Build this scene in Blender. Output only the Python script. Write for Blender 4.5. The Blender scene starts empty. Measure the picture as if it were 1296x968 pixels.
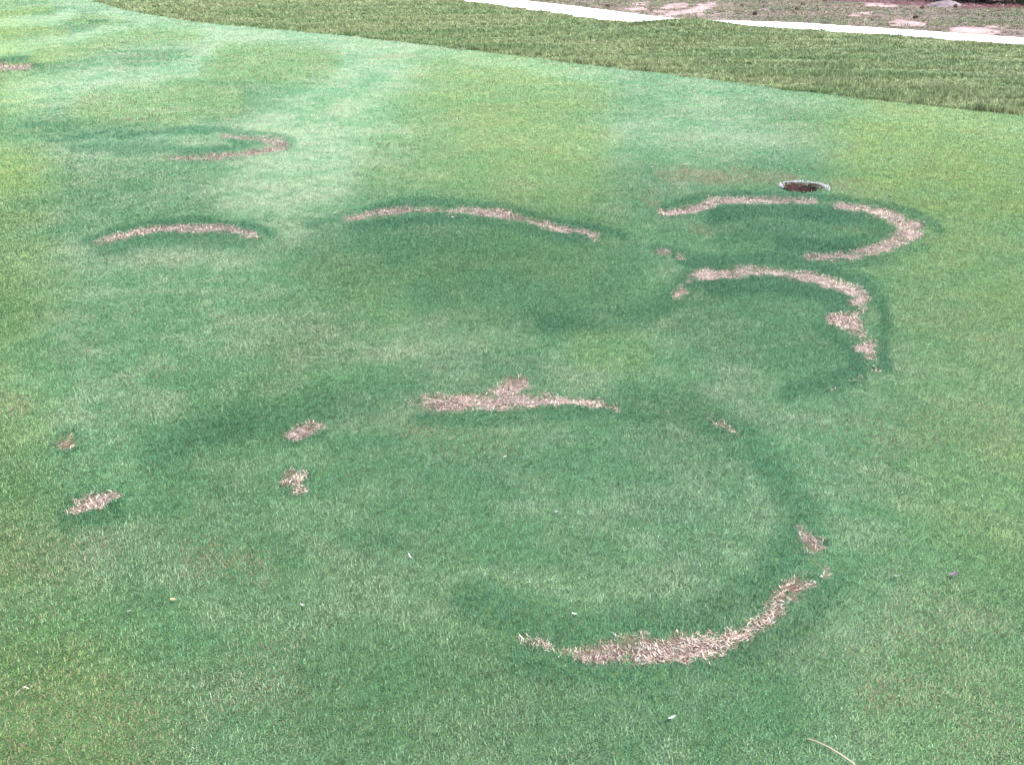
import bpy, bmesh, math, random
import numpy as np
from mathutils import Vector, Matrix

R = math.radians
rng = np.random.default_rng(7)
random.seed(7)
scene = bpy.context.scene
COL = scene.collection

# ------------------------------------------------------------------ camera
CAM_H, PITCH, FPX, PW, PH = 1.65, R(25.2), 1169.0, 1296.0, 968.0
cam_d = bpy.data.cameras.new('camera')
cam_d.sensor_width = 36.0
cam_d.lens = 36.0 * FPX / PW
cam_d.clip_start, cam_d.clip_end = 0.05, 3000.0
cam = bpy.data.objects.new('camera', cam_d)
cam.location = (0, 0, CAM_H)
cam.rotation_euler = (math.pi / 2 - PITCH, 0, 0)
COL.objects.link(cam)
scene.camera = cam

# ------------------------------------------------------------------ sky and sun (overcast)
SUN_EL, SUN_AZ = R(62), R(130)          # azimuth from +Y towards +X
w = bpy.data.worlds.new('World'); scene.world = w; w.use_nodes = True
nt = w.node_tree
sky = nt.nodes.new('ShaderNodeTexSky')
sky.sky_type = 'NISHITA'; sky.sun_disc = False
sky.sun_elevation = SUN_EL; sky.sun_rotation = SUN_AZ
sky.air_density = 1.0; sky.dust_density = 4.0; sky.ozone_density = 1.0
bg = nt.nodes['Background']
bg.inputs['Strength'].default_value = 0.15
nt.links.new(sky.outputs[0], bg.inputs['Color'])
sun_d = bpy.data.lights.new('sun', 'SUN')
sun_d.energy = 1.5; sun_d.angle = R(22); sun_d.color = (1.0, 0.97, 0.93)
sun = bpy.data.objects.new('sun', sun_d)
sdir = Vector((math.sin(SUN_AZ) * math.cos(SUN_EL), math.cos(SUN_AZ) * math.cos(SUN_EL), math.sin(SUN_EL)))
sun.rotation_euler = sdir.to_track_quat('Z', 'Y').to_euler()
sun.location = (0, 0, 30)
COL.objects.link(sun)
vs = scene.view_settings
vs.view_transform = 'Standard'; vs.look = 'None'; vs.gamma = 1.0; vs.use_curve_mapping = False
vs.exposure = 2.42
scene.cycles.use_denoising = True
scene.cycles.denoiser = 'OPENIMAGEDENOISE'
scene.cycles.denoising_input_passes = 'RGB_ALBEDO_NORMAL'
scene.cycles.denoising_prefilter = 'NONE'
scene.cycles.max_bounces = 6
scene.cycles.diffuse_bounces = 3
scene.cycles.transmission_bounces = 3
scene.cycles.glossy_bounces = 2
scene.cycles.caustics_reflective = False
scene.cycles.caustics_refractive = False

# ------------------------------------------------------------------ photo pixel <-> ground
CP, SP = math.cos(PITCH), math.sin(PITCH)

def to_px(x, y, z=0.0):
    zz = z - CAM_H
    depth = y * CP - zz * SP
    up = y * SP + zz * CP
    depth = np.maximum(depth, 0.05)
    return PW / 2 + FPX * x / depth, PH / 2 - FPX * up / depth

def to_ground(u, v, z=0.0):
    a = (u - PW / 2) / FPX
    b = (PH / 2 - v) / FPX
    dy, dz = CP + b * SP, -SP + b * CP
    t = (z - CAM_H) / dz
    return a * t, dy * t

# ------------------------------------------------------------------ noise
_tab = rng.random((256, 256))

def vnoise(x, y):
    xi, yi = np.floor(x).astype(int), np.floor(y).astype(int)
    fx, fy = x - xi, y - yi
    fx, fy = fx * fx * (3 - 2 * fx), fy * fy * (3 - 2 * fy)
    a, b = _tab[xi & 255, yi & 255], _tab[(xi + 1) & 255, yi & 255]
    c, d = _tab[xi & 255, (yi + 1) & 255], _tab[(xi + 1) & 255, (yi + 1) & 255]
    return (a * (1 - fx) + b * fx) * (1 - fy) + (c * (1 - fx) + d * fx) * fy

def fbm(x, y, s=1.0, o=4):
    r, amp, tot = 0, 1.0, 0
    for k in range(o):
        r = r + amp * vnoise(x * s + 17.3 * k, y * s + 9.1 * k)
        tot += amp; amp *= 0.55; s *= 2.03
    return r / tot * 2 - 1                              # about -1..1

def sstep(a, b, t):
    t = np.clip((t - a) / (b - a), 0, 1)
    return t * t * (3 - 2 * t)

def stroke_sd(u, v, pts):
    """signed pixel distance to a stroke [(u,v,halfwidth),...], negative inside"""
    best = np.full(u.shape, 1e9)
    if len(pts) == 1:
        pts = [pts[0], (pts[0][0] + .5,) + tuple(pts[0][1:])]
    for (ax, ay, aw), (bx, by, bw) in zip(pts[:-1], pts[1:]):
        dx, dy = bx - ax, by - ay
        L = dx * dx + dy * dy + 1e-9
        t = np.clip(((u - ax) * dx + (v - ay) * dy) / L, 0, 1)
        d = np.hypot(u - ax - t * dx, v - ay - t * dy) - (aw + t * (bw - aw))
        best = np.minimum(best, d)
    return best

def fld(u, v, strokes, warp=0.0):
    """soft field from strokes (points, halfwidth, softness, strength)"""
    f = np.zeros(u.shape)
    if warp:
        x, y = to_ground(u, v)
        k = np.minimum(1.0, np.abs(v + 60) / 300.0) * warp
        u = u + 16 * k * fbm(x, y, 1.6, 3); v = v + 9 * k * fbm(x + 31, y, 1.6, 3)
    for pts, hw, soft, st in strokes:
        sd = stroke_sd(u, v, [(p[0], p[1], hw) for p in pts])
        f = np.maximum(f, st * (1 - sstep(0, soft, sd)))
    return f

# ------------------------------------------------------------------ what the photograph shows on the ground
# every scar: label, list of strokes (photo pixels with half widths), density, colour shift
SCARS = [
 ('pale curved hook of dead grass on the striped fairway, tail trailing to a thin point',
  [[(282,173,1),(300,174,1.2),(328,176.5,1.5),(343,179,4.5),(358,183,6),(352,188,4),(333,192,2.2),(310,195.5,2.4),(277,199,3),(247,200.5,2.2),(217,202,1)]]),
 ('short flat arc of dead tan grass standing apart from the long central arc',
  [[(121,308,1.2),(140,302,2.5),(175,295.5,3.5),(200,291.5,2.6),(225,290,3.2),(250,290,4.2),(275,291,3.6),(300,294,3),(325,300,1.5)]]),
 ('long shallow arc of dead brown grass around the dark green lawn, forked at one end',
  [[(434,280,2),(452,275.5,3.2),(479,269.5,3.6),(505,266.5,3.8),(535,266.5,2.2),(565,267.5,3),(605,268.5,4),(645,272.5,4)],
   [(655,276,1.3),(672,281,2.2),(689,285.5,3.6),(719,291.5,2.6)],[(728,293,1),(741,295.5,2),(754,302,3.6)]]),
 ('broad dead brown ring bent like a boomerang in front of the round soil hole',
  [[(835,269.5,1),(850,270,2.5),(877,264.5,5),(900,257.5,4.6),(927,253.5,3.4),(950,253.5,2.2),(977,254,2),(1013,253.5,3),(1030,255,1.6)],
   [(1058,259.5,1.6),(1093,265,3),(1120,272,5),(1140,282,8),(1160,290,10),(1150,298,9.5),(1133,307,9),(1107,317,7),(1080,323,4.2),(1053,325.5,2.4),(1020,325,1)]]),
 ('jagged dead strip curling beside the boomerang ring, broken into clumps',
  [[(833,319,2),(844,321.5,2.6)],[(856,326,2.2),(866,329,3.8)],
   [(872,352,4),(890,347.5,7.5),(913,347,5.4),(943,345,4.6),(973,343.5,3.2),(993,347,2.2),(1013,349.5,4),(1040,355,4.6),(1067,362,5),(1083,369,7),(1090,378,7),(1080,381,6)],
   [(1093,391,3.5),(1080,399,4),(1055,405,6),(1068,409,9),(1082,415,9),(1090,423,4)],
   [(1086,441,3),(1100,441,8),(1103,449,7),(1106,455,3)],[(1108,468,2.4)],[(1076,483,2),(1090,479,2.6)],[(1052,493,2.8),(1058,491,2.2)]]),
 ('small faint tuft of dead grass at the tail end of the jagged strip',
  [[(856,372,5),(863,369,5.5)]]),
 ('wide bird-shaped patch of dead tan grass in the middle of the green turf',
  [[(519,509,2),(526,510,2)],[(538,507,6),(559,509.5,7.5),(585,508.5,8.5),(612,509,11.5),(628,507,13),(649,508,7.5),(679,507.5,5.4),(699,507,5.8),(722,508.5,4.8),(752,509,6.5),(764,511.5,4)],
   [(622,503,11),(642,492,9.5),(664,486,6.5)],[(770,513,1.5),(780,516.5,1.8)]]),
 ('small slanting tuft of dead grass, longer than the round tuft near it',
  [[(363,552,5.5),(377,548,8),(392,544,7),(403,541.5,4)]]),
 ('small roundish tuft of dead grass beside the slanting tuft',
  [[(360,612,3),(372,608,8.5),(381,604,4)],[(374,615,6),(383,620,4)]]),
 ('isolated oval patch of pale dead grass, well away from the curved strips',
  [[(88,646,5),(100,640,8),(118,635,9),(138,630,7),(150,627,3)]]),
 ('big hooked crescent of shredded dead grass with loose pale straw, largest of the scars',
  [[(639,807,1.5),(668,814,3.5),(689,818.5,4.5),(710,827,2.5),(739,830,5.5),(768,824,8.5),(797,819,15),(831,824,14.5),(860,824,13),(885,823,13),(914,813,13.5),(943,803,8.5),(968,784,8),(983,766,8)],
   [(988,752,10),(1003,747,15),(1018,743,12),(1028,740,5)]]),
 ('little dead tuft off the ragged end of the big shredded crescent',
  [[(1010,667,2.5),(1020,677,6.5),(1032,686,10),(1038,693,6)]]),
 ('tiny dead wisp between the big shredded crescent and the little tuft off its end',
  [[(1040,716,1.5),(1044,727,4)]]),
 ('thin faint sliver of dead grass between the bird-shaped patch and the jagged strip',
  [[(895,531,1.6),(915,537,3.4),(936,545,2.4)]]),
 ('orange tan blotch of thin dying grass near the isolated oval patch',
  [[(79,565,7),(90,561,7)]]),
 ('far pinkish dead ring on the striped fairway, flattened to two lines',
  [[(-40,83,1.8),(8,83.5,1.4)],[(-30,88,1.5),(14,87.2,1.4),(33,85.4,2.2),(40,84.5,1.4)]]),
]
LUSH_SHADE = [  # lush dark turf bands, plus thin painted shade lines along the scar edges
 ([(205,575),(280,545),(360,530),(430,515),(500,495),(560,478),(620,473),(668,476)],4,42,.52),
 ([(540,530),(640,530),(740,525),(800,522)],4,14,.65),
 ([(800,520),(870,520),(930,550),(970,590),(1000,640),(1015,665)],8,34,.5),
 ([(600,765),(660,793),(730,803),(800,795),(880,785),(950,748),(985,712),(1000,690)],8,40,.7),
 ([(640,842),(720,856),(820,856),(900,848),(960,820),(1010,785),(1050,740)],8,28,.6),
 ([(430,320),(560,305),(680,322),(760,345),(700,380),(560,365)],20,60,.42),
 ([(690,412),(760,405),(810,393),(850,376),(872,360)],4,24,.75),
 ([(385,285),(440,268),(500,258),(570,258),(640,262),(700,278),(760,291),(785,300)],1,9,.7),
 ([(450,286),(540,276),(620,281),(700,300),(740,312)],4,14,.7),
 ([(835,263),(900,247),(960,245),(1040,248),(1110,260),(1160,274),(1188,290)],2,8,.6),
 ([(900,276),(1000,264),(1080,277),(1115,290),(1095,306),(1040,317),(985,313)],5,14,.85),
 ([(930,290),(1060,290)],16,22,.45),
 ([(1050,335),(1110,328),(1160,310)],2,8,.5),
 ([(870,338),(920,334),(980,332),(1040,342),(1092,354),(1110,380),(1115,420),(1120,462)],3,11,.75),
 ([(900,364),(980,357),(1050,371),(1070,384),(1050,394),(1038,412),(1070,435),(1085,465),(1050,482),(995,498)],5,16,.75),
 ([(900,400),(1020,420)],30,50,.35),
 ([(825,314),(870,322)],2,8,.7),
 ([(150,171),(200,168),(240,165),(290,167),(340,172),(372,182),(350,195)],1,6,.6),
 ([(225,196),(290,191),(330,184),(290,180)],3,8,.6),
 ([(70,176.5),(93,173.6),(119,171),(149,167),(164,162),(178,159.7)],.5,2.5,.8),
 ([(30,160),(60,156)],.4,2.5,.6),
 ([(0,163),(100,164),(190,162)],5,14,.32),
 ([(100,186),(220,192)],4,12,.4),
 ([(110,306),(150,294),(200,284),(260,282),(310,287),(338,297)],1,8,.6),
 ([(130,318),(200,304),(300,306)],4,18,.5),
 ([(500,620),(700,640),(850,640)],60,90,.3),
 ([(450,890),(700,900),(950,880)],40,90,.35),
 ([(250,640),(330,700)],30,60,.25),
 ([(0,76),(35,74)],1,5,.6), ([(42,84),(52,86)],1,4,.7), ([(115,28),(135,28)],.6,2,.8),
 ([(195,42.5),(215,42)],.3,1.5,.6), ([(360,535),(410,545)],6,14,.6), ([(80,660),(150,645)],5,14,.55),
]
GREEN = [   # mown towards the viewer: nap leans to the camera
 ([(560,105),(650,110),(735,118)],16,34,.9), ([(540,150),(640,165),(730,175)],22,34,.9),
 ([(500,200),(600,210),(720,215)],18,34,.8),
 ([(290,75),(350,72),(410,78)],7,16,1.0), ([(270,92),(340,88),(380,90)],6,14,1.0),
 ([(110,140),(170,130),(240,125),(290,130)],10,16,1.0), ([(130,148),(230,148)],6,12,1.0),
 ([(50,72),(100,65),(150,52),(200,44),(245,43)],4,9,1.0),
 ([(-10,42),(40,41),(80,40)],2,5,1.0),([(95,27),(150,25)],2,5,.9),
 ([(-10,21),(35,17),(60,12)],1.6,4,1.0),
 ([(0,214),(40,212)],8,25,.8),
 ([(1130,190),(1240,200),(1330,220)],26,60,.75), ([(1000,150),(1300,175)],10,30,.4),
 ([(1150,260),(1300,320)],30,60,.5),
]
LIGHT = [   # mown away from the viewer: nap leans away
 ([(360,190),(420,140),(470,110),(520,88)],22,50,1.0), ([(420,190),(500,130),(540,100)],25,40,1.0),
 ([(100,120),(170,105),(250,85),(300,55)],7,14,1.0), ([(20,115),(90,108),(140,100)],6,18,.9),
 ([(0,62),(60,58),(110,48),(160,38)],4,8,1.0),([(0,30),(60,28),(90,18)],3,6,1.0),
 ([(180,35),(300,45),(430,58),(560,72)],5,14,1.0),
 ([(650,84),(800,104),(900,120)],12,30,.55), ([(780,140),(900,150)],30,60,.35),
 ([(400,240),(330,240)],15,50,.7), ([(20,150),(80,120)],6,20,.5),
 ([(120,420),(250,400)],40,80,.45), ([(60,500),(180,520)],30,80,.45),
]
YELLOW = [
 ([(-60,60),(-40,300),(-60,968)],20,150,.75), ([(0,960),(60,900)],60,150,1.0),
 ([(1150,190),(1296,230)],40,120,.7), ([(1200,340),(1250,420),(1260,640)],40,170,.58),
 ([(740,440),(790,446)],12,30,.6), ([(0,760),(0,500)],20,100,.6), ([(700,300),(640,130)],40,120,.35),
 ([(1180,900),(1296,930)],40,120,.3), ([(560,350),(620,375)],15,60,.3), ([(420,350),(480,380)],15,50,.35),
]
STRAWY = [([(840,218),(900,223),(960,224),(1000,228)],5,9,.5), ([(60,700),(30,870)],40,90,.16),
          ([(120,930),(30,940)],40,110,.30), ([(200,900),(330,860)],30,110,.12), ([(1150,830),(1250,900)],30,110,.14),
          ([(475,73),(540,72)],1.5,4,.35), ([(820,258),(835,259)],2,4,.5), ([(1060,232),(1120,246)],4,14,.2),
          ([(1110,880),(1150,870)],12,30,.3), ([(250,700),(330,720)],8,30,.3), ([(880,290),(900,292)],3,10,.2),
          ([(0,510),(30,512)],4,18,.5), ([(520,548),(600,548)],4,14,.22), ([(560,560),(640,562)],6,20,.25),
          ([(1080,550),(1250,540)],10,50,.16), ([(160,152),(166,153)],.8,2,.7)]
FAIR_EDGE = [(-80,-46),(60,-14),(110,0),(145,10),(180,18),(250,29),(330,36),(432,45.5),(540,58),(648,70.5),(720,80),(864,97),(980,112),(1100,126.5),(1296,147.5),(1700,190)]
# cart path: lower edge and upper edge in photo pixels (continuous behind the rise of the rough)
PATH_LO = [(330,-22),(450,-12),(575,0),(650,10.5),(700,17),(745,24),(800,30),(850,32),(900,33),(1000,37),(1100,43.5),(1296,58),(1700,88)]
PATH_HI = [(440,-22),(560,-10),(650,0.5),(730,8),(790,17),(832,23.5),(870,25.5),(900,26.5),(1000,29.5),(1100,36),(1296,49.5),(1700,78)]
BARE = [ ([(799,5),(818,5)],1,3,.8), ([(794,11),(818,12)],1,3,.9), ([(828,16),(846,17)],1,3,.8), ([(841,8),(867,6)],1.4,3,.9),
 ([(848,17),(870,13.5),(893,12)],3,3,1.), ([(886,7),(903,5)],1.6,3,.9), ([(878,20),(888,20)],.8,2.5,.6),([(905,18),(930,17)],.6,3,.5),
 ([(1074,18.5),(1103,18.5)],1,2.4,1), ([(1130,29),(1170,30.5)],1.4,3,1), ([(1096,5),(1133,6)],1.6,3,.8), ([(963,10),(971,10)],.6,2,.6),
 ([(1208,37),(1235,40),(1259,42)],2.6,4,1), ([(1268,45),(1290,47)],1.2,2.4,1), ([(1156,6.5),(1178,6.5)],1.4,3,.8),
 ([(780,14),(850,22),(920,22)],3,6,.35), ([(1240,38),(1330,48)],3,6,.45), ([(1060,30),(1130,37)],.6,4,.3)]
PINE_BED = [([(1020,-6),(1100,-2),(1160,2),(1230,6),(1296,4),(1400,6),(1600,10)],4,3,1),([(1100,-14),(1296,-10),(1500,-8)],8,4,1)]

HOLE_C = to_ground(1014.0, 238.0)
HOLE_R = 0.148
# rise of the rough that hides a stretch of the path
RX, RY = to_ground(862.0, 37.0)
PXY = np.array([to_ground(u, v) for u, v in FAIR_EDGE])
LOXY = np.array([to_ground(u, v) for u, v in PATH_LO])
HIXY = np.array([to_ground(u, v) for u, v in PATH_HI])
MID = (LOXY + np.array([[np.interp(x, HIXY[:, 0], HIXY[:, 0]), np.interp(x, HIXY[:, 0], HIXY[:, 1])] for x in LOXY[:, 0]])) / 2

def scar_sd(u, v):
    best = np.full(u.shape, 1e9)
    for _, strokes in SCARS:
        for st in strokes:
            best = np.minimum(best, stroke_sd(u, v, st))
    return best

def ragged(x, y):
    r = np.hypot(x, y)
    k = 2.8 / np.maximum(r, 2.0)
    return fbm(x, y, 9.0, 3) * 7.5 * k + fbm(x + 5, y, 2.2, 2) * 1.6 + fbm(x, y + 8, 40.0, 2) * 5.0 * k

def poly_y(P, x):
    return np.interp(x, P[:, 0], P[:, 1])

order = np.argsort(PXY[:, 0]); 
def fair_side(x, y):                      # >0 : rough side.  edge followed in photo pixels
    u, v = to_px(x, y)
    e = np.interp(u, [p[0] for p in FAIR_EDGE], [p[1] for p in FAIR_EDGE])
    return np.where(y > 1.0, e - v, -100.0)

def path_side(x, y):                      # (v - lower edge, v - upper edge)
    u, v = to_px(x, y)
    lo = np.interp(u, [p[0] for p in PATH_LO], [p[1] for p in PATH_LO])
    hi = np.interp(u, [p[0] for p in PATH_HI], [p[1] for p in PATH_HI])
    return v - lo, v - hi

def height(x, y, sd=None):
    x, y = np.asarray(x, float), np.asarray(y, float)
    r = np.hypot(x, y)
    z = 0.006 * fbm(x, y, 0.9, 3) * np.clip(r / 2.0, 0.5, 1.2)
    z = z + 0.05 * fbm(x, y, 0.11, 2) * sstep(14, 40, r)
    z = z + 0.20 * np.exp(-((x - RX) / 1.25) ** 2 - ((y - RY) / np.where(y > RY, .55, 2.6)) ** 2)     # low rise in the rough
    d = np.hypot(x - HOLE_C[0], y - HOLE_C[1])
    z = z - 0.19 * (1 - sstep(HOLE_R * 0.72, HOLE_R * 1.02, d))
    if sd is None:
        u, v = to_px(x, y); sd = scar_sd(u, v)
    k = np.clip(r / 3.0, 1.0, 6.0)
    z = z - 0.006 * (1 - sstep(-2.0, 2.0, sd)) * np.where(r < 25, 1, 0)
    return z

# ------------------------------------------------------------------ materials
def new_mat(name):
    m = bpy.data.materials.new(name); m.use_nodes = True
    t = m.node_tree
    return m, t, t.nodes['Principled BSDF'], t.nodes['Material Output']

def N(t, typ, **kw):
    n = t.nodes.new(typ)
    for k, v in kw.items(): setattr(n, k, v)
    return n

def math_node(t, op, a, b=None):
    n = N(t, 'ShaderNodeMath', operation=op)
    for i, s in enumerate((a, b)):
        if s is None: continue
        if isinstance(s, (int, float)): n.inputs[i].default_value = s
        else: t.links.new(s, n.inputs[i])
    return n.outputs[0]

def mixc(t, fac, a, b, blend='MIX'):
    n = N(t, 'ShaderNodeMix', data_type='RGBA', blend_type=blend)
    for i, s in ((0, fac), (6, a), (7, b)):
        if isinstance(s, (int, float)): n.inputs[i].default_value = s
        elif isinstance(s, tuple): n.inputs[i].default_value = s + (1,) if len(s) == 3 else s
        else: t.links.new(s, n.inputs[i])
    return n.outputs[2]

def blade_material(name, straw_cols, instanced=True, transl=0.22, rough=0.5, spec=0.3):
    m, t, p, out = new_mat(name)
    kind = 'INSTANCER' if instanced else 'GEOMETRY'
    col = N(t, 'ShaderNodeAttribute', attribute_name='tint', attribute_type=kind).outputs['Color']
    rnd = N(t, 'ShaderNodeAttribute', attribute_name='blade', attribute_type='GEOMETRY')
    sep = N(t, 'ShaderNodeSeparateColor'); t.links.new(rnd.outputs['Color'], sep.inputs[0])
    if instanced:
        straw = N(t, 'ShaderNodeAttribute', attribute_name='straw', attribute_type=kind).outputs['Fac']
        val = math_node(t, 'ADD', math_node(t, 'MULTIPLY', sep.outputs[0], 0.9), 0.55)
        c = mixc(t, 1.0, col, val, 'MULTIPLY')
        sc = mixc(t, sep.outputs[2], straw_cols[0], straw_cols[1])
        c = mixc(t, math_node(t, 'LESS_THAN', sep.outputs[1], straw), c, sc)
    else:
        c = rnd.outputs['Color']
    t.links.new(c, p.inputs['Base Color'])
    p.inputs['Roughness'].default_value = rough
    p.inputs['Specular IOR Level'].default_value = spec
    tr = N(t, 'ShaderNodeBsdfTranslucent'); t.links.new(c, tr.inputs['Color'])
    mx = N(t, 'ShaderNodeMixShader'); mx.inputs[0].default_value = transl
    t.links.new(p.outputs[0], mx.inputs[1]); t.links.new(tr.outputs[0], mx.inputs[2])
    t.links.new(mx.outputs[0], out.inputs['Surface'])
    return m

M_GRASS = blade_material('grass_blades', ((.22, .195, .115), (.12, .105, .06)))
M_DEAD = blade_material('dead_blades', None, instanced=False, transl=0.10, rough=0.6, spec=0.25)
M_LEAF = blade_material('leaf_faces', None, instanced=False, transl=0.15, rough=0.5, spec=0.3)

def soil_material():
    m, t, p, out = new_mat('thatch_and_soil')
    col = N(t, 'ShaderNodeAttribute', attribute_name='tint').outputs['Color']
    geo = N(t, 'ShaderNodeNewGeometry')
    n1 = N(t, 'ShaderNodeTexNoise'); n1.inputs['Scale'].default_value = 60; n1.inputs['Detail'].default_value = 5
    t.links.new(geo.outputs['Position'], n1.inputs['Vector'])
    n2 = N(t, 'ShaderNodeTexNoise'); n2.inputs['Scale'].default_value = 3.1; n2.inputs['Detail'].default_value = 6
    t.links.new(geo.outputs['Position'], n2.inputs['Vector'])
    k = math_node(t, 'ADD', math_node(t, 'MULTIPLY', n1.outputs['Fac'], 0.9), math_node(t, 'MULTIPLY', n2.outputs['Fac'], 0.9))
    c = mixc(t, 1.0, col, math_node(t, 'ADD', k, 0.1), 'MULTIPLY')
    t.links.new(c, p.inputs['Base Color'])
    p.inputs['Roughness'].default_value = 0.95; p.inputs['Specular IOR Level'].default_value = 0.1
    b = N(t, 'ShaderNodeBump'); b.inputs['Strength'].default_value = 0.6; b.inputs['Distance'].default_value = 0.01
    t.links.new(n1.outputs['Fac'], b.inputs['Height']); t.links.new(b.outputs[0], p.inputs['Normal'])
    return m
M_SOIL = soil_material()

def noisy_material(name, a, b, scale, rough=0.9, bump=0.3, dist=0.005, spec=0.2):
    m, t, p, out = new_mat(name)
    tc = N(t, 'ShaderNodeTexCoord')
    n1 = N(t, 'ShaderNodeTexNoise'); n1.inputs['Scale'].default_value = scale; n1.inputs['Detail'].default_value = 6
    t.links.new(tc.outputs['Object'], n1.inputs['Vector'])
    r = N(t, 'ShaderNodeMapRange'); r.inputs[1].default_value = .3; r.inputs[2].default_value = .7
    t.links.new(n1.outputs['Fac'], r.inputs[0])
    t.links.new(mixc(t, r.outputs[0], a, b), p.inputs['Base Color'])
    p.inputs['Roughness'].default_value = rough; p.inputs['Specular IOR Level'].default_value = spec
    bp = N(t, 'ShaderNodeBump'); bp.inputs['Strength'].default_value = bump; bp.inputs['Distance'].default_value = dist
    t.links.new(n1.outputs['Fac'], bp.inputs['Height']); t.links.new(bp.outputs[0], p.inputs['Normal'])
    return m

M_PATH = noisy_material('pale_concrete', (.74, .73, .70), (.84, .83, .81), 3.0, 0.85)
M_HOLE = noisy_material('red_soil', (.010, .005, .005), (.036, .017, .015), 25.0, 0.95, 0.8, 0.02)
M_CONE = noisy_material('pine_cone_scales', (.035, .022, .015), (.075, .05, .035), 30.0, 0.8)
M_BARK = noisy_material('bark', (.05, .035, .025), (.10, .075, .06), 12.0, 0.9)
M_MOUND = noisy_material('sandy_soil', (.045, .036, .04), (.13, .105, .112), 7, 0.95, 0.6, 0.03)

# ------------------------------------------------------------------ mesh helpers
def make_mesh(name, verts, faces, mat=None, colors=None, cname='blade'):
    """verts (n,3), faces (m,k) with one k, colors per vertex"""
    verts = np.asarray(verts, np.float32); faces = np.asarray(faces, np.int32)
    me = bpy.data.meshes.new(name)
    k = faces.shape[1]
    me.vertices.add(len(verts)); me.vertices.foreach_set('co', verts.ravel())
    me.loops.add(faces.size); me.loops.foreach_set('vertex_index', faces.ravel())
    me.polygons.add(len(faces))
    me.polygons.foreach_set('loop_start', np.arange(0, faces.size, k, dtype=np.int32))
    if colors is not None:
        a = me.attributes.new(cname, 'FLOAT_COLOR', 'POINT')
        c = np.ones((len(verts), 4), np.float32); c[:, :3] = colors
        a.data.foreach_set('color', c.ravel())
    me.update(calc_edges=True); me.validate()
    if mat: me.materials.append(mat)
    return me

def link(name, me, parent=None):
    o = bpy.data.objects.new(name, me); COL.objects.link(o)
    if parent is not None: o.parent = parent
    return o

def tag(o, label=None, cat=None, group=None, kind=None):
    if label: o['label'] = label
    if cat: o['category'] = cat
    if group: o['group'] = group
    if kind: o['kind'] = kind
    return o

def blades(px, py, pz, az, tilt, ln, wd, curl, cols):
    """tapered bent blades: 5 verts, 3 triangles each (all arrays of n)"""
    n = len(px)
    dx, dy = np.cos(az), np.sin(az)
    sx, sy = -dy * wd / 2, dx * wd / 2
    t1 = tilt; t2 = np.clip(tilt + curl, 0, 2.2)
    mx = px + dx * np.sin(t1) * ln * .5; my = py + dy * np.sin(t1) * ln * .5; mz = pz + np.cos(t1) * ln * .5
    ex = mx + dx * np.sin(t2) * ln * .5; ey = my + dy * np.sin(t2) * ln * .5; ez = mz + np.cos(t2) * ln * .5
    V = np.empty((n, 5, 3))
    V[:, 0] = np.stack([px + sx * .8, py + sy * .8, pz], 1)
    V[:, 1] = np.stack([px - sx * .8, py - sy * .8, pz], 1)
    V[:, 2] = np.stack([mx + sx, my + sy, mz], 1)
    V[:, 3] = np.stack([mx - sx, my - sy, mz], 1)
    V[:, 4] = np.stack([ex, ey, ez], 1)
    b = np.arange(n)[:, None] * 5
    F = np.concatenate([b + np.array([[0, 1, 3]]), b + np.array([[0, 3, 2]]), b + np.array([[2, 3, 4]])], 0)
    C = np.repeat(cols, 5, axis=0)
    return V.reshape(-1, 3), F, C

# ------------------------------------------------------------------ ground sheets
def axis(dense, step, end, grow):
    a = [0.0]; s = step
    while a[-1] < end:
        if a[-1] > dense: s *= grow if a[-1] < 45 else 1.15
        a.append(a[-1] + s)
    return np.array(a)
xa = axis(5.0, 0.045, 900, 1.02)
xs = np.concatenate([-xa[:0:-1], xa])
ya = axis(9.0, 0.045, 1500, 1.012)
ys = np.concatenate([np.array([-200, -60, -20, -8, -3, -1.2, -.5]), ya])
GX, GY = np.meshgrid(xs, ys)
gx, gy = GX.ravel(), GY.ravel()
gu, gv = to_px(gx, gy)
gsd = np.where((gy > .5) & (np.hypot(gx, gy) < 60), scar_sd(gu, gv), 99.0)
gz = height(gx, gy, gsd)
front = gy > 1.0
fs = fair_side(gx, gy)
plo, phi = path_side(gx, gy)
bare = np.where(front, fld(gu, gv, BARE, 2.2), 0)
bed = np.where(front, fld(gu, gv, PINE_BED), 0)
n1 = fbm(gx, gy, 1.3, 4)[:, None]
gcol = np.array([[.032, .062, .026]]) * np.ones((len(gx), 1))
rough_c = np.array([[.06, .085, .03]]); verge_c = np.array([[.088, .062, .056]])
far_rough = sstep(20, 70, np.hypot(gx, gy))[:, None]
is_r = (fs > 0)[:, None]
gcol = np.where(is_r, rough_c + np.array([[.03, .03, .02]]) * n1, gcol)
is_v = ((phi < 0) & (fs > 0))[:, None]
gcol = np.where(is_v, verge_c * (1 + .35 * n1), gcol)
b_ = np.clip(1.6 * bare - .55 + 1.1 * fbm(gx, gy * .6, 2.2, 4), 0, 1)[:, None]
gcol = gcol * (1 - b_) + np.array([[.20, .145, .14]]) * b_
gcol = gcol * (1 - bed[:, None]) + np.array([[.06, .026, .026]]) * bed[:, None]
dk = (1 - sstep(-2, 2.5, gsd + ragged(gx, gy)))[:, None]
gcol = gcol * (1 - dk) + np.array([[.055, .038, .030]]) * dk
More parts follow.
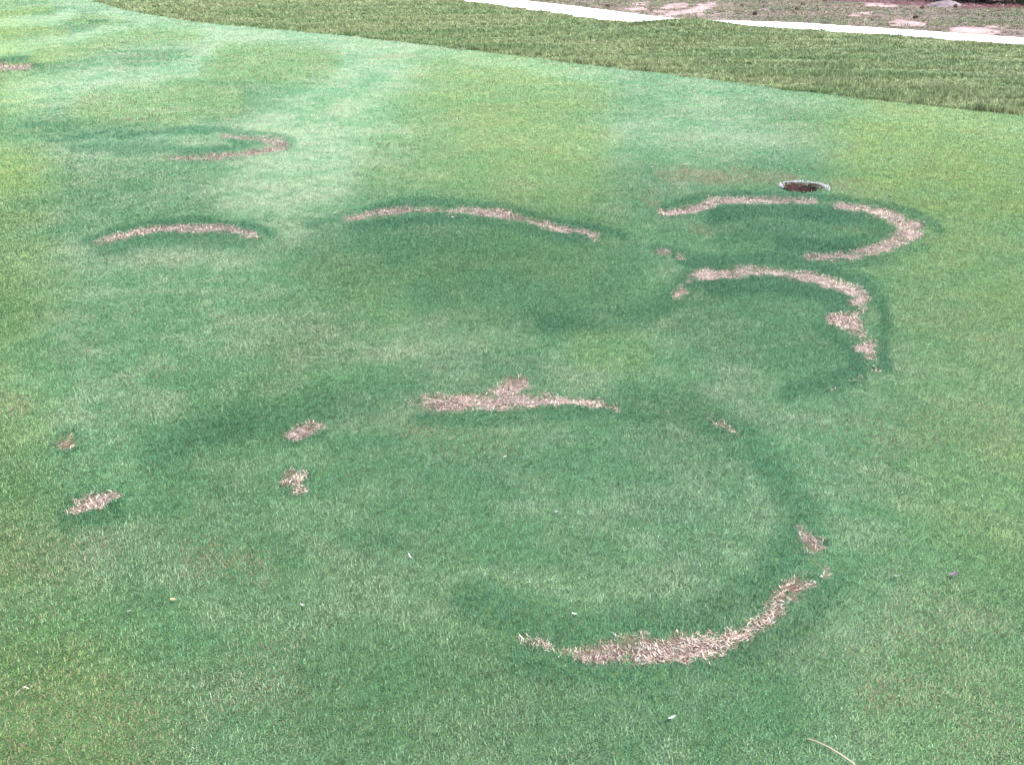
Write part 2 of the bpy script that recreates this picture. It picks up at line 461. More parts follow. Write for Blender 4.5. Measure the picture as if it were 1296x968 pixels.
# ground under the path sinks so that the slab shows as one clean sheet
onp = (plo < 0) & (phi > 0) & front
gz = np.where(onp, gz - 0.0, gz)
nx_, ny_ = len(xs), len(ys)
ii, jj = np.meshgrid(np.arange(nx_ - 1), np.arange(ny_ - 1))
q = (jj * nx_ + ii).ravel()
quads = np.stack([q, q + 1, q + nx_ + 1, q + nx_], 1)
cfs = fs[quads].mean(1); cph = phi[quads].mean(1)
cls = np.where(cfs <= 0, 0, np.where(cph < 0, 2, 1))
for k, nm in enumerate(('fairway', 'rough', 'verge')):
    qs = quads[cls == k]
    used, inv = np.unique(qs, return_inverse=True)
    me = make_mesh(nm, np.stack([gx, gy, gz], 1)[used], inv.reshape(qs.shape), M_SOIL, gcol[used], 'tint')
    me.polygons.foreach_set('use_smooth', np.ones(len(me.polygons), bool))
    tag(link(nm, me), kind='structure')

# ------------------------------------------------------------------ cart path
def resample(P, n):
    P = np.asarray(P, float)
    d = np.concatenate([[0], np.cumsum(np.hypot(*np.diff(P, axis=0).T))])
    t = np.linspace(0, d[-1], n)
    return np.stack([np.interp(t, d, P[:, 0]), np.interp(t, d, P[:, 1])], 1)
npth = 220
us = np.linspace(360, 1690, npth)
lo = np.array([to_ground(u, np.interp(u, [p[0] for p in PATH_LO], [p[1] for p in PATH_LO])) for u in us])
hi = np.array([to_ground(u, np.interp(u, [p[0] for p in PATH_HI], [p[1] for p in PATH_HI])) for u in us])
ker = np.ones(15) / 15
def smooth(P):
    Q = np.pad(P, ((7, 7), (0, 0)), mode='edge')
    return np.stack([np.convolve(Q[:, k], ker, 'valid') for k in range(2)], 1)
lo, hi = smooth(lo), smooth(hi)
V, F = [], []
prof = [(0, -.12), (0, .012), (.012, .022), (.25, .03), (.5, .033), (.75, .03), (.988, .022), (1, .012), (1, -.12)]
for i in range(npth):
    zb = float(height(*((lo[i] + hi[i]) / 2), sd=99.0))
    for f, dz in prof:
        p = lo[i] * (1 - f) + hi[i] * f
        V.append((p[0], p[1], float(height(p[0], p[1], sd=99.0)) + dz))
m_ = len(prof)
for i in range(npth - 1):
    for k in range(m_ - 1):
        F.append((i * m_ + k, (i + 1) * m_ + k, (i + 1) * m_ + k + 1, i * m_ + k + 1))
me = make_mesh('cart_path', V, F, M_PATH)
me.flip_normals()
tag(link('cart_path', me), kind='structure')

# ------------------------------------------------------------------ grass tufts, instanced over the ground (nobody could count them)
def tuft_collection(name, nvar, nblade, rad, ln, wd, leans, spread):
    c = bpy.data.collections.new(name)
    for i in range(nvar):
        lean = leans[i * len(leans) // nvar]
        r = rad * np.sqrt(rng.random(nblade)); a = rng.random(nblade) * 2 * np.pi
        # direction: isotropic blade vectors pushed along +x by the mowing
        th = np.abs(rng.normal(0, spread, nblade)); ph = rng.random(nblade) * 2 * np.pi
        vx = np.sin(th) * np.cos(ph) + lean; vy = np.sin(th) * np.sin(ph); vz = np.cos(th)
        az = np.arctan2(vy, vx); ti = np.arctan2(np.hypot(vx, vy), vz)
        L = ln * rng.uniform(.6, 1.25, nblade); W = wd * rng.uniform(.75, 1.25, nblade)
        cols = rng.random((nblade, 3))
        V, F, C = blades(r * np.cos(a), r * np.sin(a), np.full(nblade, -.003), az, ti, L, W, rng.normal(.25, .35, nblade), cols)
        o = bpy.data.objects.new('grass_tuft', make_mesh('grass_tuft', V, F, M_GRASS, C))
        c.objects.link(o)
    return c

def scatter(name, pts, rot, scl, tint, straw, coll, nvar, variant=None):
    n = len(pts)
    me = bpy.data.meshes.new(name)
    me.vertices.add(n); me.vertices.foreach_set('co', pts.astype(np.float32).ravel())
    def vec(nm, a):
        at = me.attributes.new(nm, 'FLOAT_VECTOR', 'POINT'); at.data.foreach_set('vector', a.astype(np.float32).ravel())
    vec('turn', rot); vec('size', scl)
    at = me.attributes.new('tint', 'FLOAT_COLOR', 'POINT')
    c = np.ones((n, 4), np.float32); c[:, :3] = tint; at.data.foreach_set('color', c.ravel())
    at = me.attributes.new('straw', 'FLOAT', 'POINT'); at.data.foreach_set('value', straw.astype(np.float32))
    at = me.attributes.new('variant', 'INT', 'POINT'); at.data.foreach_set('value', (rng.integers(0, nvar, n) if variant is None else variant).astype(np.int32))
    o = link(name, me)
    g = bpy.data.node_groups.new(name, 'GeometryNodeTree')
    g.interface.new_socket('Geometry', in_out='INPUT', socket_type='NodeSocketGeometry')
    g.interface.new_socket('Geometry', in_out='OUTPUT', socket_type='NodeSocketGeometry')
    gi, go = g.nodes.new('NodeGroupInput'), g.nodes.new('NodeGroupOutput')
    iop = g.nodes.new('GeometryNodeInstanceOnPoints')
    ci = g.nodes.new('GeometryNodeCollectionInfo')
    ci.inputs['Collection'].default_value = coll
    ci.inputs['Separate Children'].default_value = True; ci.inputs['Reset Children'].default_value = True
    def na(nm, dt):
        k = g.nodes.new('GeometryNodeInputNamedAttribute'); k.data_type = dt; k.inputs['Name'].default_value = nm
        return k.outputs['Attribute']
    e2r = g.nodes.new('FunctionNodeEulerToRotation')
    g.links.new(na('turn', 'FLOAT_VECTOR'), e2r.inputs[0])
    g.links.new(gi.outputs[0], iop.inputs['Points'])
    g.links.new(ci.outputs[0], iop.inputs['Instance'])
    iop.inputs['Pick Instance'].default_value = True
    g.links.new(na('variant', 'INT'), iop.inputs['Instance Index'])
    g.links.new(e2r.outputs[0], iop.inputs['Rotation'])
    g.links.new(na('size', 'FLOAT_VECTOR'), iop.inputs['Scale'])
    g.links.new(iop.outputs[0], go.inputs[0])
    md = o.modifiers.new('tufts', 'NODES'); md.node_group = g
    return o

def sample_points(step, near, rmin, rmax, pw=1.0):
    """jittered points whose spacing grows with distance from the standing place"""
    P = []
    r = rmin
    while r < rmax:
        s = step * max(1.0, r / near) ** pw
        half = min(math.pi * .5, math.atan(.62) + math.atan2(1.7, r))
        n = int(2 * half * r / s)
        a = (np.arange(n) + rng.random(n)) / n * 2 * half - half
        rr = r + (rng.random(n) - .5) * s * 1.1
        P.append(np.stack([rr * np.sin(a), rr * np.cos(a), np.full(n, s / step)], 1))
        r += s
    P = np.concatenate(P, 0)
    return P[P[:, 1] > .35]

C_BASE = np.array([.067, .160, .074])
C_LUSH_SHADE = np.array([.030, .098, .050])
C_YELL = np.array([.128, .200, .054])
C_PALE = np.array([.152, .212, .128])

P = sample_points(.0128, 5.0, 1.0, 75.0)
x, y, s = P.T
u, v = to_px(x, y)
sd = scar_sd(u, v) + ragged(x, y) - .1
keep = fair_side(x, y) <= 0.0
keep &= rng.random(len(x)) < np.clip(.09 + 1.1 * np.clip(fbm(x, y + 4, 13., 3), 0, 1) + .94 * sstep(-1.2, 1.8, sd), 0, 1)
hd = np.hypot(x - HOLE_C[0], y - HOLE_C[1])
keep &= hd > HOLE_R * .93
x, y, s, u, v, sd, hd = (a[keep] for a in (x, y, s, u, v, sd, hd))
edge_shade = .62 * (1 - sstep(.5, 5.0 + v / 70, sd)) * (v > 120)  # shade line around each scar, put into the turf colour
lush_shade = np.clip(np.maximum(fld(u, v, LUSH_SHADE, 1.0), edge_shade) * (1 + .5 * fbm(x, y, 1.7, 3)), 0, 1.1)
soften = lambda L, k: [(p, hw * .8, so * k, st) for p, hw, so, st in L]
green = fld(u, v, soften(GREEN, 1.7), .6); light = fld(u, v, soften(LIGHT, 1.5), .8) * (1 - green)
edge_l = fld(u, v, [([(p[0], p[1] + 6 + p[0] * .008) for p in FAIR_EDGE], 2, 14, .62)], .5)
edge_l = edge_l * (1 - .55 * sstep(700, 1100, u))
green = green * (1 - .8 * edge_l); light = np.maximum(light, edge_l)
yel = fld(u, v, YELLOW, 1.5)
n_lo = fbm(x, y, .55, 4); n_mid = fbm(x + 40, y, 3.1, 4); n_hi = rng.normal(0, 1, len(x)); n_cl = fbm(x, y + 11, 11., 3)
pale = np.clip((.36 + .45 * n_lo + .75 * n_mid + .6 * n_cl + .25 * light - .7 * lush_shade), 0, 1)  # mown-away stripes also tinted paler: nap sheen put into the colour
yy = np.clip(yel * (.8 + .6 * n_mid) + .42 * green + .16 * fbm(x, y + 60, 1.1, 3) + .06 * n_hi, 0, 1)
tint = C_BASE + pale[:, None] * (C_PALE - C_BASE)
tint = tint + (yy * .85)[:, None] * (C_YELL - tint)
lu = np.clip(lush_shade, 0, 1)[:, None]
tint = tint + lu * (C_LUSH_SHADE - tint)
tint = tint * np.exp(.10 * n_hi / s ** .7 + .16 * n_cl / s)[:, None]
straw = .03 + .18 * np.clip(n_mid - .1, 0, 1) + .10 * np.clip(fbm(x + 3, y, 9., 3) - .15, 0, 1) + fld(u, v, STRAWY) * (.8 + .7 * n_mid) + .45 * (1 - sstep(0, 5, sd)) * (1 - .4 * lush_shade)
straw *= 1 - .6 * np.clip(lush_shade, 0, 1)
straw = np.clip(straw, .01, .9)
# nap: which way the mower laid the blades
far = 1 - sstep(120, 300, v)
lx = (.48 - .25 * far) * (1 - light) * (1 - green)
ly = (.03 + .20 * far + .3 * n_lo - .12 * sstep(600, 900, v)) * (1 - light) * (1 - green) + .46 * light + .10 * green
ang = np.arctan2(ly, lx) + rng.normal(0, .45, len(x))
mag = np.hypot(lx, ly)
z = height(x, y, sd)
tilt = .06 * rng.normal(0, 1, (len(x), 2))
level = np.clip(np.floor(mag / .45 + rng.random(len(x))), 0, 3).astype(int)
hgt = (1.0 + .30 * lush_shade + .2 * n_mid + .3 * n_cl) * (1 - .25 * (1 - sstep(0, 3, sd)))
zs = hgt * s ** .6
tufts = tuft_collection('fairway_tufts', 24, 24, .0135, .0125, .0019, (0., .45, .9, 1.35), .85)
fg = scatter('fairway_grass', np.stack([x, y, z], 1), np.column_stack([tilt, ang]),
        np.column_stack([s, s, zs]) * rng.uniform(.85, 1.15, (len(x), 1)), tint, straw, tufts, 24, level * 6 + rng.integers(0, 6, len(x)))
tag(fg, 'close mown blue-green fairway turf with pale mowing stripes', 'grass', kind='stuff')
print('fairway tufts', len(x))

# rough: longer, coarser, yellower
P = sample_points(.034, 13.0, 7.0, 90.0)
x, y, s = P.T
u, v = to_px(x, y)
fs = fair_side(x, y); plo, phi = path_side(x, y)
jag = 1.5 * fbm(x, y, 5., 3)
keep = (fs > -.2 + jag) & (plo > -.1 + jag)
x, y, s, u, v, fs = (a[keep] for a in (x, y, s, u, v, fs))
n_lo = fbm(x, y, .35, 4); n_st = fbm(x * .5 + 9, y * 1.6, 1.1, 4); n_hi = rng.normal(0, 1, len(x))
k = np.clip(.5 + .8 * n_st + .3 * n_lo, 0, 1)[:, None]
tint = np.array([.078, .132, .046]) * (1 - k) + np.array([.155, .182, .080]) * k
tint = tint * np.exp(.22 * n_hi)[:, None]
plo2 = path_side(x, y)[0]
edge = (1 - sstep(0, 9, plo2))[:, None]
tint = tint + edge * .6 * (np.array([.15, .17, .07]) - tint)
straw = np.clip(.05 + .14 * n_st + .08 * n_lo, .01, .5)
ang = rng.random(len(x)) * 2 * np.pi
gap = fbm(x * .45 + 3, y * 1.5, 2.6, 3)
zs = np.clip(1.0 + 1.5 * gap, .35, 2.2) * s ** .3 * (1.05 + .5 * (1 - sstep(0, 2.5, fs)))
rt = tuft_collection('rough_tufts', 8, 18, .030, .040, .0046, (.25,), .85)
o = scatter('rough_grass', np.stack([x, y, height(x, y, sd=99.0)], 1), np.column_stack([0 * x, 0 * x, ang]),
        np.column_stack([s, s, zs]) * rng.uniform(.8, 1.25, (len(x), 1)), tint, straw, rt, 8)
tag(o, 'longer uneven yellow-green rough grass between fairway edge and white path', 'grass', kind='stuff')
print('rough tufts', len(x))

# verge beyond the path: thin weedy grass with bare soil showing
P = sample_points(.05, 14.0, 14.0, 95.0)
x, y, s = P.T
u, v = to_px(x, y)
plo, phi = path_side(x, y)
br = fld(u, v, BARE, 2.2); bd = fld(u, v, PINE_BED)
cover = .62 + .55 * fbm(x, y * 1.5, .8, 4) - 1.1 * br * np.clip(.8 + 1.2 * fbm(x, y, 2.5, 3), .2, 1.2) - .97 * bd
keep = (phi < -.5) & (rng.random(len(x)) < cover)
x, y, s, u, v = (a[keep] for a in (x, y, s, u, v))
n_lo = fbm(x, y, .5, 4); n_hi = rng.normal(0, 1, len(x))
k = np.clip(.5 + .9 * n_lo, 0, 1)[:, None]
tint = (np.array([.066, .100, .040]) * (1 - k) + np.array([.125, .106, .070]) * k) * np.exp(.25 * n_hi)[:, None]
straw = np.clip(.18 + .3 * n_lo, .03, .7)
o = scatter('verge_grass', np.stack([x, y, height(x, y, sd=99.0)], 1), np.column_stack([0 * x, 0 * x, rng.random(len(x)) * 6.28]),
        np.column_stack([s, s, .8 * s ** .3]) * rng.uniform(.7, 1.2, (len(x), 1)), tint, straw, rt, 8)
tag(o, 'thin weedy grass with bare soil showing beyond the white path', 'grass', kind='stuff')
print('verge tufts', len(x))

# ------------------------------------------------------------------ the dead scars, blade by blade
def scar_object(label, strokes, idx):
    pu = [p[0] for st in strokes for p in st]; pv = [p[1] for st in strokes for p in st]
    hw = max(p[2] for st in strokes for p in st) + 5
    cs = [to_ground(a, b) for a in (min(pu) - hw, max(pu) + hw) for b in (min(pv) - hw, max(pv) + hw)]
    x0, x1 = min(c[0] for c in cs), max(c[0] for c in cs); y0, y1 = min(c[1] for c in cs), max(c[1] for c in cs)
    rm = math.hypot((x0 + x1) / 2, (y0 + y1) / 2)
    sz = max(1.0, rm / 5.0) ** .9
    n = int(min((x1 - x0) * (y1 - y0) * 85000 / sz ** 2, 1600000))
    x = rng.uniform(x0, x1, n); y = rng.uniform(y0, y1, n)
    u, v = to_px(x, y)
    sd = np.full(n, 1e9)
    for st in strokes: sd = np.minimum(sd, stroke_sd(u, v, st))
    sd = sd + ragged(x, y) - .1
    faint = 'faint' in label or 'blotch' in label
    prob = (1 - sstep(-1.6, 3.4, sd)) * (.45 if faint else 1.0)
    prob *= np.clip(.85 - 1.5 * np.clip(fbm(x, y + 4, 13.0, 3), 0, 1) + .8 * fbm(x, y, 30., 2), .08, 1)
    kp = rng.random(n) < prob
    x, y, sd = x[kp], y[kp], sd[kp]; n = len(x)
    # clumped combing direction
    az = 2.2 * fbm(x, y, 5.0, 2) - .5 + rng.normal(0, .7, n) + np.pi * (rng.random(n) < .35)
    tl = np.clip(rng.normal(1.28, .22, n), .4, 1.55)
    ln = rng.uniform(.007, .021, n) * sz ** .7; wd = rng.uniform(.0010, .0022, n) * sz
    pal = np.array([[.34, .25, .21], [.45, .37, .32], [.24, .155, .12], [.62, .56, .51], [.15, .085, .07], [.38, .30, .21]])
    pr = np.array([.30, .25, .18, .12, .09, .06])
    if 'orange' in label: pal[:, 2] *= .8
    ci = rng.choice(6, n, p=pr)
    tone = np.exp(.30 * fbm(x, y, 9.0, 3) + .40 * fbm(x, y, 4., 2) + .30 * rng.normal(0, 1, n))[:, None]
    V, F, C = blades(x, y, height(x, y, sd) + rng.uniform(0, .006, n), az, tl, ln, wd, rng.normal(.1, .3, n), np.clip(pal[ci] * tone * np.array([.60, .605, .59]), .02, .8))
    o = link('dead_grass_patch', make_mesh('dead_grass_patch', V, F, M_DEAD, C))
    tag(o, label, 'dead grass')
    return n
tot = 0
for i, (lb, st) in enumerate(SCARS):
    tot += scar_object(lb, st, i)
print('dead blades', tot)

# ------------------------------------------------------------------ the soil hole with its white rim
hx, hy = HOLE_C
hole = bpy.data.objects.new('turf_hole', None); COL.objects.link(hole); hole.location = (hx, hy, 0)
tag(hole, 'round hole of red-brown soil with a broken white painted rim', 'hole')
V, F = [], []
nr, ns = 14, 56
for i in range(nr + 1):
    f = i / nr
    for k in range(ns):
        a = 2 * math.pi * k / ns
        rr = f * HOLE_R * (1.06 + .05 * math.sin(3 * a + 1) + .03 * math.sin(7 * a))
        zz = -.135 + .142 * float(sstep(.5, .98, np.float64(f))) + .014 * float(fbm(np.float64(rr * math.cos(a)), np.float64(rr * math.sin(a)), 22., 3))
        V.append((rr * math.cos(a), rr * math.sin(a), zz))
for i in range(nr):
    for k in range(ns):
        F.append((i * ns + k, (i + 1) * ns + k, (i + 1) * ns + (k + 1) % ns, i * ns + (k + 1) % ns))
link('soil_bowl', make_mesh('soil_bowl', V, F, M_HOLE), hole)
n = 680
a = rng.choice(np.array([0., 1., 2.]), n, p=[.36, .48, .16])
a = np.where(a == 0, np.clip(rng.normal(.25, .42, n), -.45, 2.5), np.where(a == 1, rng.uniform(.1, 2.5, n), rng.normal(2.9, .2, n)))
rr = .172 + .022 * np.cos(a) + rng.normal(0, .007, n)
cw = np.clip(.27 * np.exp(rng.normal(0, .14, n)), .3, .85)[:, None] * np.array([[.97, .98, 1.0]])
for part in (a > 2.55, a <= 2.55):
    aa, rp, cp, m = a[part], rr[part], cw[part], int(part.sum())
    V, F, C = blades(rp * np.cos(aa), rp * np.sin(aa), np.full(m, .001), rng.random(m) * 6.28, rng.uniform(.3, 1.2, m), rng.uniform(.014, .026, m), rng.uniform(.003, .006, m), rng.normal(.2, .3, m), cp)
    link('white_rim', make_mesh('white_rim', V, F, M_DEAD, C), hole)
# loose crumbs of soil in the hole
n = 500
a = rng.random(n) * 6.28; rr = HOLE_R * .8 * np.sqrt(rng.random(n))
cc = np.array([[.045, .02, .017]]) * np.exp(rng.normal(0, .5, n))[:, None]
V, F, C = blades(rr * np.cos(a), rr * np.sin(a), np.full(n, -.12) + .06 * (rr / HOLE_R) ** 3, rng.random(n) * 6.28, rng.uniform(.8, 1.5, n), rng.uniform(.012, .04, n), rng.uniform(.003, .009, n), rng.normal(.1, .3, n), cc)
link('soil_crumbs', make_mesh('soil_crumbs', V, F, M_DEAD, C), hole)

# ------------------------------------------------------------------ leaves, straws, flecks on the turf
def leaf_mesh(L, W, col, curl, seed, folds=5):
    r = np.random.default_rng(seed)
    V, C, F = [], [], []
    for i in range(folds + 1):
        f = i / folds
        wd = W * (math.sin(math.pi * (.04 + .94 * f)) ** .7) * r.uniform(.85, 1.1)
        zz = curl * L * (4 * (f - .5) ** 2) * .35
        for sgn in (-1, -.5, 0, .5, 1):
            V.append(((f - .5) * L, sgn * wd / 2, zz + abs(sgn) * wd * .35 * curl + r.uniform(-.03, .03) * W))
            C.append(np.array(col) * r.uniform(.75, 1.2) * (1.1 if sgn else .8))
    for i in range(folds):
        for k in range(4):
            F.append((i * 5 + k, (i + 1) * 5 + k, (i + 1) * 5 + k + 1, i * 5 + k + 1))
    return make_mesh('leaf', V, F, M_LEAF, np.clip(C, 0, .85))
PALEC, WHITEC, DARKC, PURP, ORAN = (.22, .175, .145), (.25, .245, .23), (.02, .015, .012), (.10, .065, .085), (.25, .16, .10)
LEAVES = [  # u, v, pixel length, width ratio, colour, label
 (690,252,7,.6,PALEC,'curled pale dry leaf lying just beyond the long shallow dead arc'),
 (1206,733,12,.6,PURP,'single purple-brown leaf on open turf beside the big shredded crescent'),
 (704,653,7,.4,WHITEC,'bright white fleck on turf enclosed by the big shredded crescent'),
 (519,710,11,.2,WHITEC,'thin white twig-like sliver on turf between the round dead tuft and the big shredded crescent'),
 (727,783,8,.3,WHITEC,'white sliver in dark grass just inside the big shredded crescent'),
 (383,771,7,.5,WHITEC,'white scrap on open turf between the orange-tan leaf and the big shredded crescent'),
 (165,778,6,.4,WHITEC,'tiny white scrap beyond the blotchy yellow corner turf'),
 (220,763,9,.5,ORAN,'small orange-tan leaf on turf between two white scraps'),
 (1134,735,9,.5,(.15,.135,.13),'greyish curled leaf beside the purple-brown leaf'),
 (122,204,5,.7,WHITEC,'white speck near the tail of the pale dead hook'),
 (250,101,4,.7,WHITEC,'white speck on the dark green mowing stripe'),
 (573,279,5,.6,WHITEC,'white speck under the long shallow dead arc'),
 (602,43,4,.7,(.3,.3,.18),'pale yellow speck lying in the rough grass'),
 (868,211,8,.35,PALEC,'pale leaf on thin brownish turf behind the boomerang ring'),
 (825,214.5,6,.5,PALEC,'lone pale leaf farthest from the soil hole, near the brownish turf'),
 (972,216,6,.5,WHITEC,'whitish leaf behind the soil hole, next to a dark leaf'),
 (1010,219,6,.6,(.3,.25,.2),'cream leaf directly behind the white rim of the soil hole'),
 (955,212,6,.5,DARKC,'dark curled leaf behind the soil hole'),
 (910,231,6,.6,DARKC,'dark leaf bit in front of the brownish turf, beside the boomerang ring'),
 (1125,254,7,.6,DARKC,'dark leaf bit on turf beyond the broad bend of the boomerang ring'),
 (862,189,5,.6,DARKC,'dark speck of leaf on open fairway behind the brownish turf'),
 (850,915,13,.35,WHITEC,'frayed white scrap in the turf outside the big shredded crescent'),
 (639,583,7,.35,WHITEC,'small white sliver on turf next to the bird-shaped patch'),
 (752,56,8,.3,(.2,.2,.18),'grey leaf lying in the rough near the white path'),
]
for i, (lu_, lv_, lp, wr, col, lb) in enumerate(LEAVES):
    px_, py_ = to_ground(lu_, lv_)
    L = .85 * lp / FPX * math.hypot(math.hypot(px_, py_), CAM_H)
    o = link('fallen_leaf', leaf_mesh(L, L * wr, col, random.uniform(.2, .7), i))
    o.location = (px_, py_, float(height(px_, py_)) + .014 * (1 + math.hypot(px_, py_) / 12) + (.02 if lv_ < 60 else 0))
    o.rotation_euler = (random.uniform(-.3, .3), random.uniform(-.3, .3), random.uniform(-.6, .6) + (2.4 if i in (3,) else 0))
    tag(o, lb, 'leaf')

def straw_obj(name, pts, rad, col, label, cat):
    V, F, C = [], [], []
    for i, (a, b, z) in enumerate(pts):
        f = i / (len(pts) - 1); r = rad * (1 - .55 * abs(f - .55))
        x_, y_ = to_ground(a, b)
        for k in range(6):
            an = k / 6 * 2 * math.pi
            V.append((x_ + r * .5 * math.cos(an), y_ + r * math.cos(an), z + r * math.sin(an))); C.append(np.array(col) * (1 + .1 * math.sin(5 * i)))
    for i in range(len(pts) - 1):
        for k in range(6):
            F.append((i * 6 + k, i * 6 + (k + 1) % 6, (i + 1) * 6 + (k + 1) % 6, (i + 1) * 6 + k))
    tag(link(name, make_mesh(name, V, F, M_LEAF, np.clip(C, 0, .9))), label, cat)
straw_obj('grass_straw', [(1021,939,.012),(1032,945,.018),(1048,953.5,.02),(1064,963,.019),(1078,972,.017),(1090,981,.012)], .0017, (.27,.22,.155),
          'long pale straw lying across the turf, alone on open grass', 'straw')
straw_obj('grass_straw', [(20,885,.012),(27,879,.017),(33,875.5,.018),(38,876,.013)], .0013, (.36,.32,.25),
          'short bent pale straw in the yellowish corner of the turf', 'straw')

# ------------------------------------------------------------------ pine cones beyond the path
def cone_mesh(seed, L):
    r = np.random.default_rng(seed)
    V, F = [], []
    def quadfan(c, d, up, w_, l_):
        side = d.cross(up).normalized() * w_
        b = len(V)
        for p in (c - side * .5 - up * w_ * .15, c + side * .5 - up * w_ * .15, c + d * l_ + side, c + d * l_ * 1.25 + up * .3 * w_, c + d * l_ - side, c + up * w_ * .35):
            V.append(tuple(p))
        F.extend([(b, b + 1, b + 2), (b, b + 2, b + 3), (b, b + 3, b + 4), (b + 5, b + 3, b + 2), (b + 5, b + 4, b + 3), (b + 5, b + 2, b + 1), (b, b + 4, b + 5)])
    n = 70
    for i in range(n):
        f = i / n
        a = i * 2.39996
        rad = L * .36 * math.sin(math.pi * (.12 + .80 * f)) ** .8
        d = Vector((.35 * (f - .2), math.cos(a), math.sin(a))).normalized()
        quadfan(Vector(((f - .5) * L, 0, 0)) + d * rad * .35, d, Vector((1, 0, 0)), L * .11 * (1.15 - .6 * f) * r.uniform(.85, 1.15), rad * .75)
    return make_mesh('pine_cone', V, F, M_CONE)
CONES = [(769,8.5,'lone dark pine cone by the tapering end of the white path'),
 (939,8.5,'dark pine cone on the soil side of the bare sandy streaks'),
 (955.5,19,'dark pine cone nearest the white path, past the sandy streaks'),
 (1008.5,12.5,'dark pine cone on weedy grass, farther from the path than its neighbour'),
 (1016,6.5,'half sunk brown pine cone on weedy grass behind another cone'),
 (1167,12,'dark pine cone at the edge of the reddish pine straw bed'),
 (1158.5,23.5,'dark pine cone standing just behind a bare sandy strip'),
 (1044,1.8,'dark pine cone on the border of the red pine straw'),
 (1209,9.8,'large dark pine cone at the foot of the pale sandy mound')]
cm = [cone_mesh(k, .13) for k in range(3)]
for i, (a, b, lb) in enumerate(CONES):
    px_, py_ = to_ground(a, b)
    o = link('pine_cone', cm[i % 3])
    o.location = (px_, py_, float(height(px_, py_, sd=99.)) + .042)
    o.rotation_euler = (random.uniform(0, 6), random.uniform(-.3, .3), random.uniform(0, 6))
    tag(o, lb, 'pine cone', 'pine cones beyond the path')

# ------------------------------------------------------------------ sandy mound and dark shrubs at the pine straw bed
mxx, myy = to_ground(1205, 9)
V, F = [], []
nr, ns = 10, 40
for i in range(nr + 1):
    f = i / nr
    for k in range(ns):
        a = 2 * math.pi * k / ns
        rr = f * (1 + .18 * math.sin(3 * a + .6) + .1 * math.sin(5 * a))
        xx, y2 = .62 * rr * math.cos(a), .5 * rr * math.sin(a)
        zz = .17 * (1 - f * f) ** 1.3 * (1 + .35 * float(fbm(np.float64(xx + 3), np.float64(y2), 4., 3))) - .02
        V.append((xx, y2, zz))
for i in range(nr):
    for k in range(ns):
        F.append((i * ns + k, (i + 1) * ns + k, (i + 1) * ns + (k + 1) % ns, i * ns + (k + 1) % ns))
o = link('soil_mound', make_mesh('soil_mound', V, F, M_MOUND)); o.location = (mxx, myy + .5, float(height(mxx, myy, sd=99.)))
tag(o, 'low pale mound of sandy soil in front of the dark shrubs', 'mound')

def needles(name, area, n, cols, label):
    x = rng.uniform(area[0], area[1], n); y = rng.uniform(area[2], area[3], n)
    u, v = to_px(x, y)
    kp = rng.random(n) < fld(u, v, PINE_BED) * .95
    x, y = x[kp], y[kp]; n = len(x)
    cc = np.array(cols)[rng.integers(0, len(cols), n)] * np.exp(rng.normal(0, .25, n))[:, None]
    V, F, C = blades(x, y, height(x, y, sd=99.) + rng.uniform(0, .03, n), rng.random(n) * 6.28, rng.uniform(1.2, 1.6, n), rng.uniform(.15, .3, n), rng.uniform(.008, .02, n), rng.normal(0, .2, n), cc)
    tag(link(name, make_mesh(name, V, F, M_DEAD, C)), label, 'pine straw', kind='stuff')
bx0, by0 = to_ground(1020, 8)
needles('pine_straw', (bx0 - 2, bx0 + 26, by0 - 6, by0 + 14), 60000, [(.075, .035, .033), (.10, .055, .05), (.045, .022, .022), (.12, .08, .075)],
        'reddish brown pine straw bed under the dark shrubs')

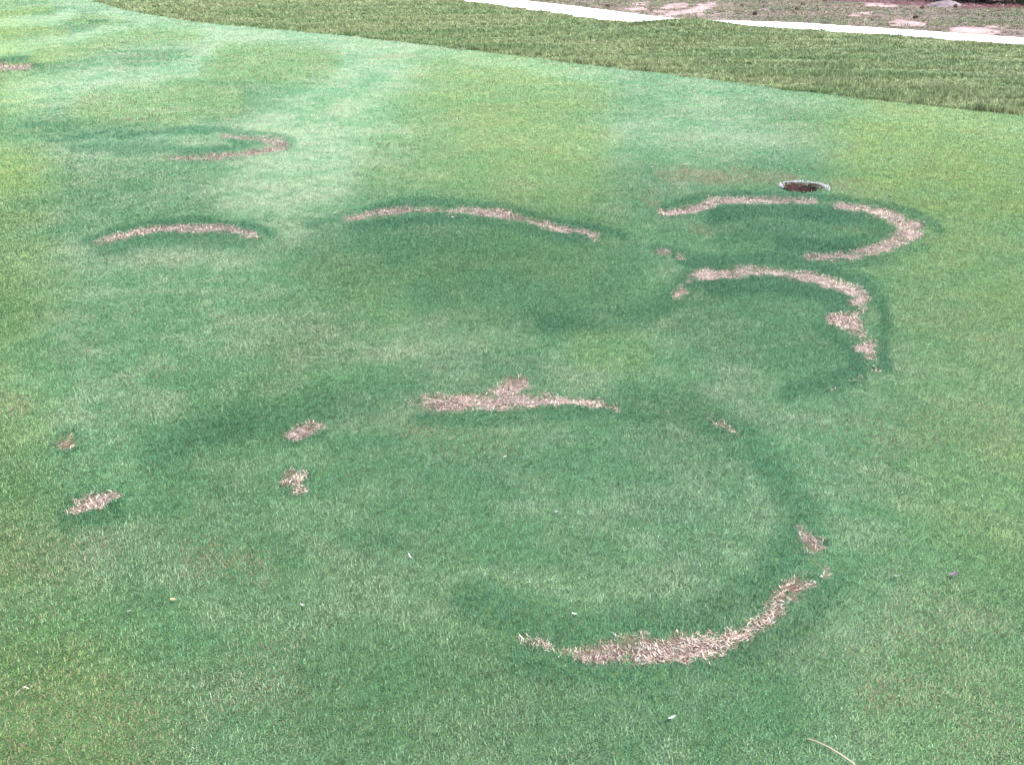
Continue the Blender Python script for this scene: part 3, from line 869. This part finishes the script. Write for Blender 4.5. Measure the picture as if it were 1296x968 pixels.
def shrub(u_, v_, wd, ht, seed, label):
    r = np.random.default_rng(seed)
    px_, py_ = to_ground(u_, v_)
    root = bpy.data.objects.new('shrub', None); COL.objects.link(root)
    root.location = (px_, py_ + wd * .5, float(height(px_, py_ + wd * .5, sd=99.)))
    tag(root, label, 'shrub', 'dark shrubs at the pine straw bed')
    V, F = [], []
    def tube(a, b, r0, r1):
        a, b = Vector(a), Vector(b); d = (b - a).normalized(); s1 = d.orthogonal().normalized(); s2 = d.cross(s1)
        base = len(V)
        for c, rad in ((a, r0), (b, r1)):
            for k in range(7):
                an = k / 7 * 6.2832; V.append(tuple(c + (s1 * math.cos(an) + s2 * math.sin(an)) * rad))
        for k in range(7):
            F.append((base + k, base + (k + 1) % 7, base + 7 + (k + 1) % 7, base + 7 + k))
    clumps = []
    for k in range(9):
        a = r.uniform(0, 6.28); e = Vector((math.cos(a) * wd * r.uniform(.2, .42), math.sin(a) * wd * r.uniform(.2, .42), ht * r.uniform(.4, .8)))
        m1 = e * .5 + Vector((0, 0, ht * .05)); tube((0, 0, -.05), m1, .035, .022); tube(m1, e, .022, .01)
        clumps.append(e)
    link('trunk', make_mesh('trunk', V, F, M_BARK), root)
    n = 9000
    th = r.random(n) * 6.28; cz = r.uniform(-.85, 1, n); rad = r.uniform(.55, 1.0, n) ** .5
    lump = 1 + .22 * np.sin(3 * th + seed) * np.cos(4 * cz) + .14 * np.sin(7 * th + 2 * seed + 5 * cz)
    sxy = np.sqrt(1 - cz ** 4) * rad * lump
    X = .5 * wd * sxy * np.cos(th); Y = .5 * wd * sxy * np.sin(th); Z = ht * .45 + ht * .52 * cz * rad * lump
    Z = np.maximum(Z, .03 + .05 * r.random(n))
    cc = np.array([[.022, .042, .018]]) * np.exp(r.normal(0, .35, n))[:, None]
    V, F, C = blades(X, Y, Z, th + r.normal(0, .9, n), r.uniform(.5, 2.0, n), r.uniform(.05, .10, n), r.uniform(.025, .045, n), r.normal(.2, .4, n), cc)
    link('crown', make_mesh('crown', V, F, M_LEAF, C), root)
SHRUBS = [(1216,2.6,2.0,1.5,1,'low dark evergreen shrub at the end of the row, behind the sandy mound'),
          (1262,5.0,2.3,1.7,2,'dark evergreen shrub second from the sandy mound'),
          (1312,6.5,2.3,1.6,3,'dark evergreen shrub third from the sandy mound'),
          (1385,9.0,2.3,1.6,6,'dark evergreen shrub fourth from the sandy mound'),
          (1262,-6,2.6,2.2,4,'taller dark evergreen shrub in the back row'),
          (1180,-7.5,2.4,1.8,5,'dark evergreen shrub in the back row, beyond the sandy mound')]
for a in SHRUBS: shrub(*a)
